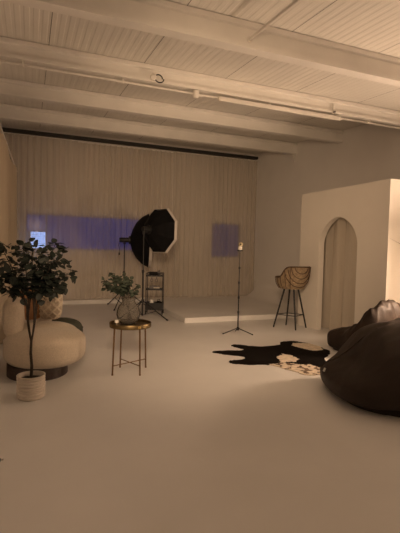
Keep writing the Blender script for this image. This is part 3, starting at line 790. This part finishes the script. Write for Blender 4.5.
t = thing('bean_bag', 'dark brown leather lounger bean bag behind the nearest one, by the arch', 'bean bag', (4.462, 4.71, 0), B1A, 'leather bean bags')
def hprof(x):
    pts = [(-.75, .27), (-.44, .31), (-.14, .36), (.05, .45), (.21, .66), (.36, .82), (.45, .80), (.75, .65)]
    for (x0, h0), (x1, h1) in zip(pts, pts[1:]):
        if x <= x1: 
            k = (x-x0)/(x1-x0); k = min(1, max(0, k)); k = k*k*(3-2*k); return h0+(h1-h0)*k
    return .55
def b1(c):
    a = math.atan2(c.y, c.x); rr = math.hypot(c.x, c.y)
    k = (abs(math.cos(a))**6+abs(math.sin(a))**6)**(-1/6)
    s = k*min(1, rr**.55); x, y = s*math.cos(a)*.45, s*math.sin(a)*.37
    zz = .5+.5*spow(c.z, .42)
    if zz < .08: zz = 0
    H = hprof(x)*(1-.18*abs(y/.37)**2.5)
    return Vector((x, y, H*zz))
f1_ = wrinkled(b1, .022, 3.6, 7)
def f1(c):
    p = f1_(c); k = min(1, max(0, (p.z-.35)/.2))
    return p+Vector((0, 0, k*.05*(.5-abs(noise.noise(Vector((p.x*5, p.y*9, p.z*3+4)))*2))))
obj('cover', blob(BM(), f1, 6), M['leather'], t)
for a in (2.2, 4.1): obj('seam', tube(BM(), seam_path(f1, a), .006, 6), M['leather'], t)

# ------------------------------------------------------------------ wall planter (leaf tips enter at the right edge)
t = thing('wall_planter', 'green spiky leaf poking in at the right edge against the bright wall', 'plant', (5.27, 4.60, 1.40))
obj('pot', lathe(BM(), [(0, -.14), (.06, -.14), (.085, 0), (.078, 0), (.055, -.12), (0, -.12)], 24), M['clay'], t)
obj('bracket', box(BM(), (-.02, .05, -.13), (.02, .149, -.09)), M['black'], t)
obj('soil', lathe(BM(), [(0, -.01), (.075, -.015), (.07, -.03), (0, -.03)], 20), M['soil'], t)
for k, (dx, dy, dz, L) in enumerate([(-.82, .02, .62, .56), (-.6, -.5, .6, .30), (.5, -.5, .6, .3), (.7, .0, .5, .3), (0, -.6, .8, .3), (-.2, -.1, 1, .28), (.35, -.2, .9, .3)]):
    bm = BM(); leaf(bm, Vector((dx*.03, dy*.03, -.012)), Vector((dx, dy, dz)), Vector((0, -.3, 1)), L, .05, n=10)
    obj('leaf', bm, M['green'], t)

# ------------------------------------------------------------------ cord end at the left edge
t = thing('floor_cable', 'small black cord end lying on the floor at the left edge', 'cable', (-.185, 3.03, 0))
obj('plug', box(BM(), (-.03, -.012, .002), (.012, .012, .026), .005), M['black'], t)
obj('prong', box(BM(), (.012, -.008, .012), (.03, -.004, .016)), M['chrome'], t)
obj('prong', box(BM(), (.012, .004, .012), (.03, .008, .016)), M['chrome'], t)
obj('cord', tube(BM(), [(-.03, 0, .012), (-.1, .03, .006), (-.2, .02, .006), (-.41, .1, .006)], .005, 6), M['black'], t)

# ------------------------------------------------------------------ lamp, dusk outside
LP = (4.96, 3.70, 1.15)
t = thing('floor_lamp', 'glowing globe floor lamp standing beyond the right edge beside the bean bags', 'lamp', (LP[0], LP[1], 0))
obj('base', lathe(BM(), [(0, 0), (.12, 0), (.12, .015), (.03, .03), (0, .03)], 28), M['black'], t)
obj('pole', tube(BM(), [(0, 0, .02), (0, 0, LP[2]-.12)], .009, 10), M['black'], t)
obj('globe', blob(BM(), lambda c: Vector((0, 0, LP[2]))+c*.09, 4), M['globe'], t)
bm = BM()
grid(bm, lambda u, v: Vector((.24*math.cos(math.radians(-40+146*u)), .24*math.sin(math.radians(-40+146*u)), LP[2]-.26+.52*v)), 30, 6)
obj('added_baffle', bm, M['added_baffle'], t)  # added screen, out of view, dims the lamp's light on the partition
obj('baffle_wire', tube(BM(), [(.24*math.cos(math.radians(-40+146*k/20)), .24*math.sin(math.radians(-40+146*k/20)), LP[2]-.26) for k in range(21)], .004, 6), M['black'], t)
obj('baffle_arm', tube(BM(), [(0, 0, LP[2]-.2), (.17, .17, LP[2]-.255)], .005, 6), M['black'], t)

SP, ST = Vector((.20, .72, 2.30)), Vector((3.5, 8.8, 1.15))  # added fill lamp, out of view, brightens the back half of the room
t = thing('fill_spotlight', 'added fill lamp in a small can, unseen behind the viewer', 'fill_spotlight', SP)
sd = (ST-SP).normalized()
obj('can', lathe(BM(), [(0, -.16), (.05, -.16), (.055, -.02), (.05, -.02), (.045, -.14), (0, -.14)], 20, axis=sd), M['pipe'], t)
obj('stem', tube(BM(), [(0, -.02, 0), (0, -.03, .985)], .012, 8), M['pipe'], t)
ld = bpy.data.lights.new('fill_spot', 'SPOT'); ld.energy = 520; ld.color = (1., .68, .42); ld.shadow_soft_size = .28; ld.spot_size = math.radians(66); ld.spot_blend = 1.
lo = bpy.data.objects.new('fill_spot', ld); COL.objects.link(lo); lo.parent = t; lo.location = sd*.02; lo.rotation_euler = sd.to_track_quat('-Z', 'Y').to_euler()

w = bpy.data.worlds.new('dusk'); sc.world = w; w.use_nodes = True
bg = w.node_tree.nodes['Background']; bg.inputs['Color'].default_value = (.60, .90, 1.75, 1); bg.inputs['Strength'].default_value = 1.1

vs = sc.view_settings
vs.view_transform = 'Standard'; vs.look = 'None'; vs.gamma = 1; vs.use_curve_mapping = False
vs.exposure = 0.3
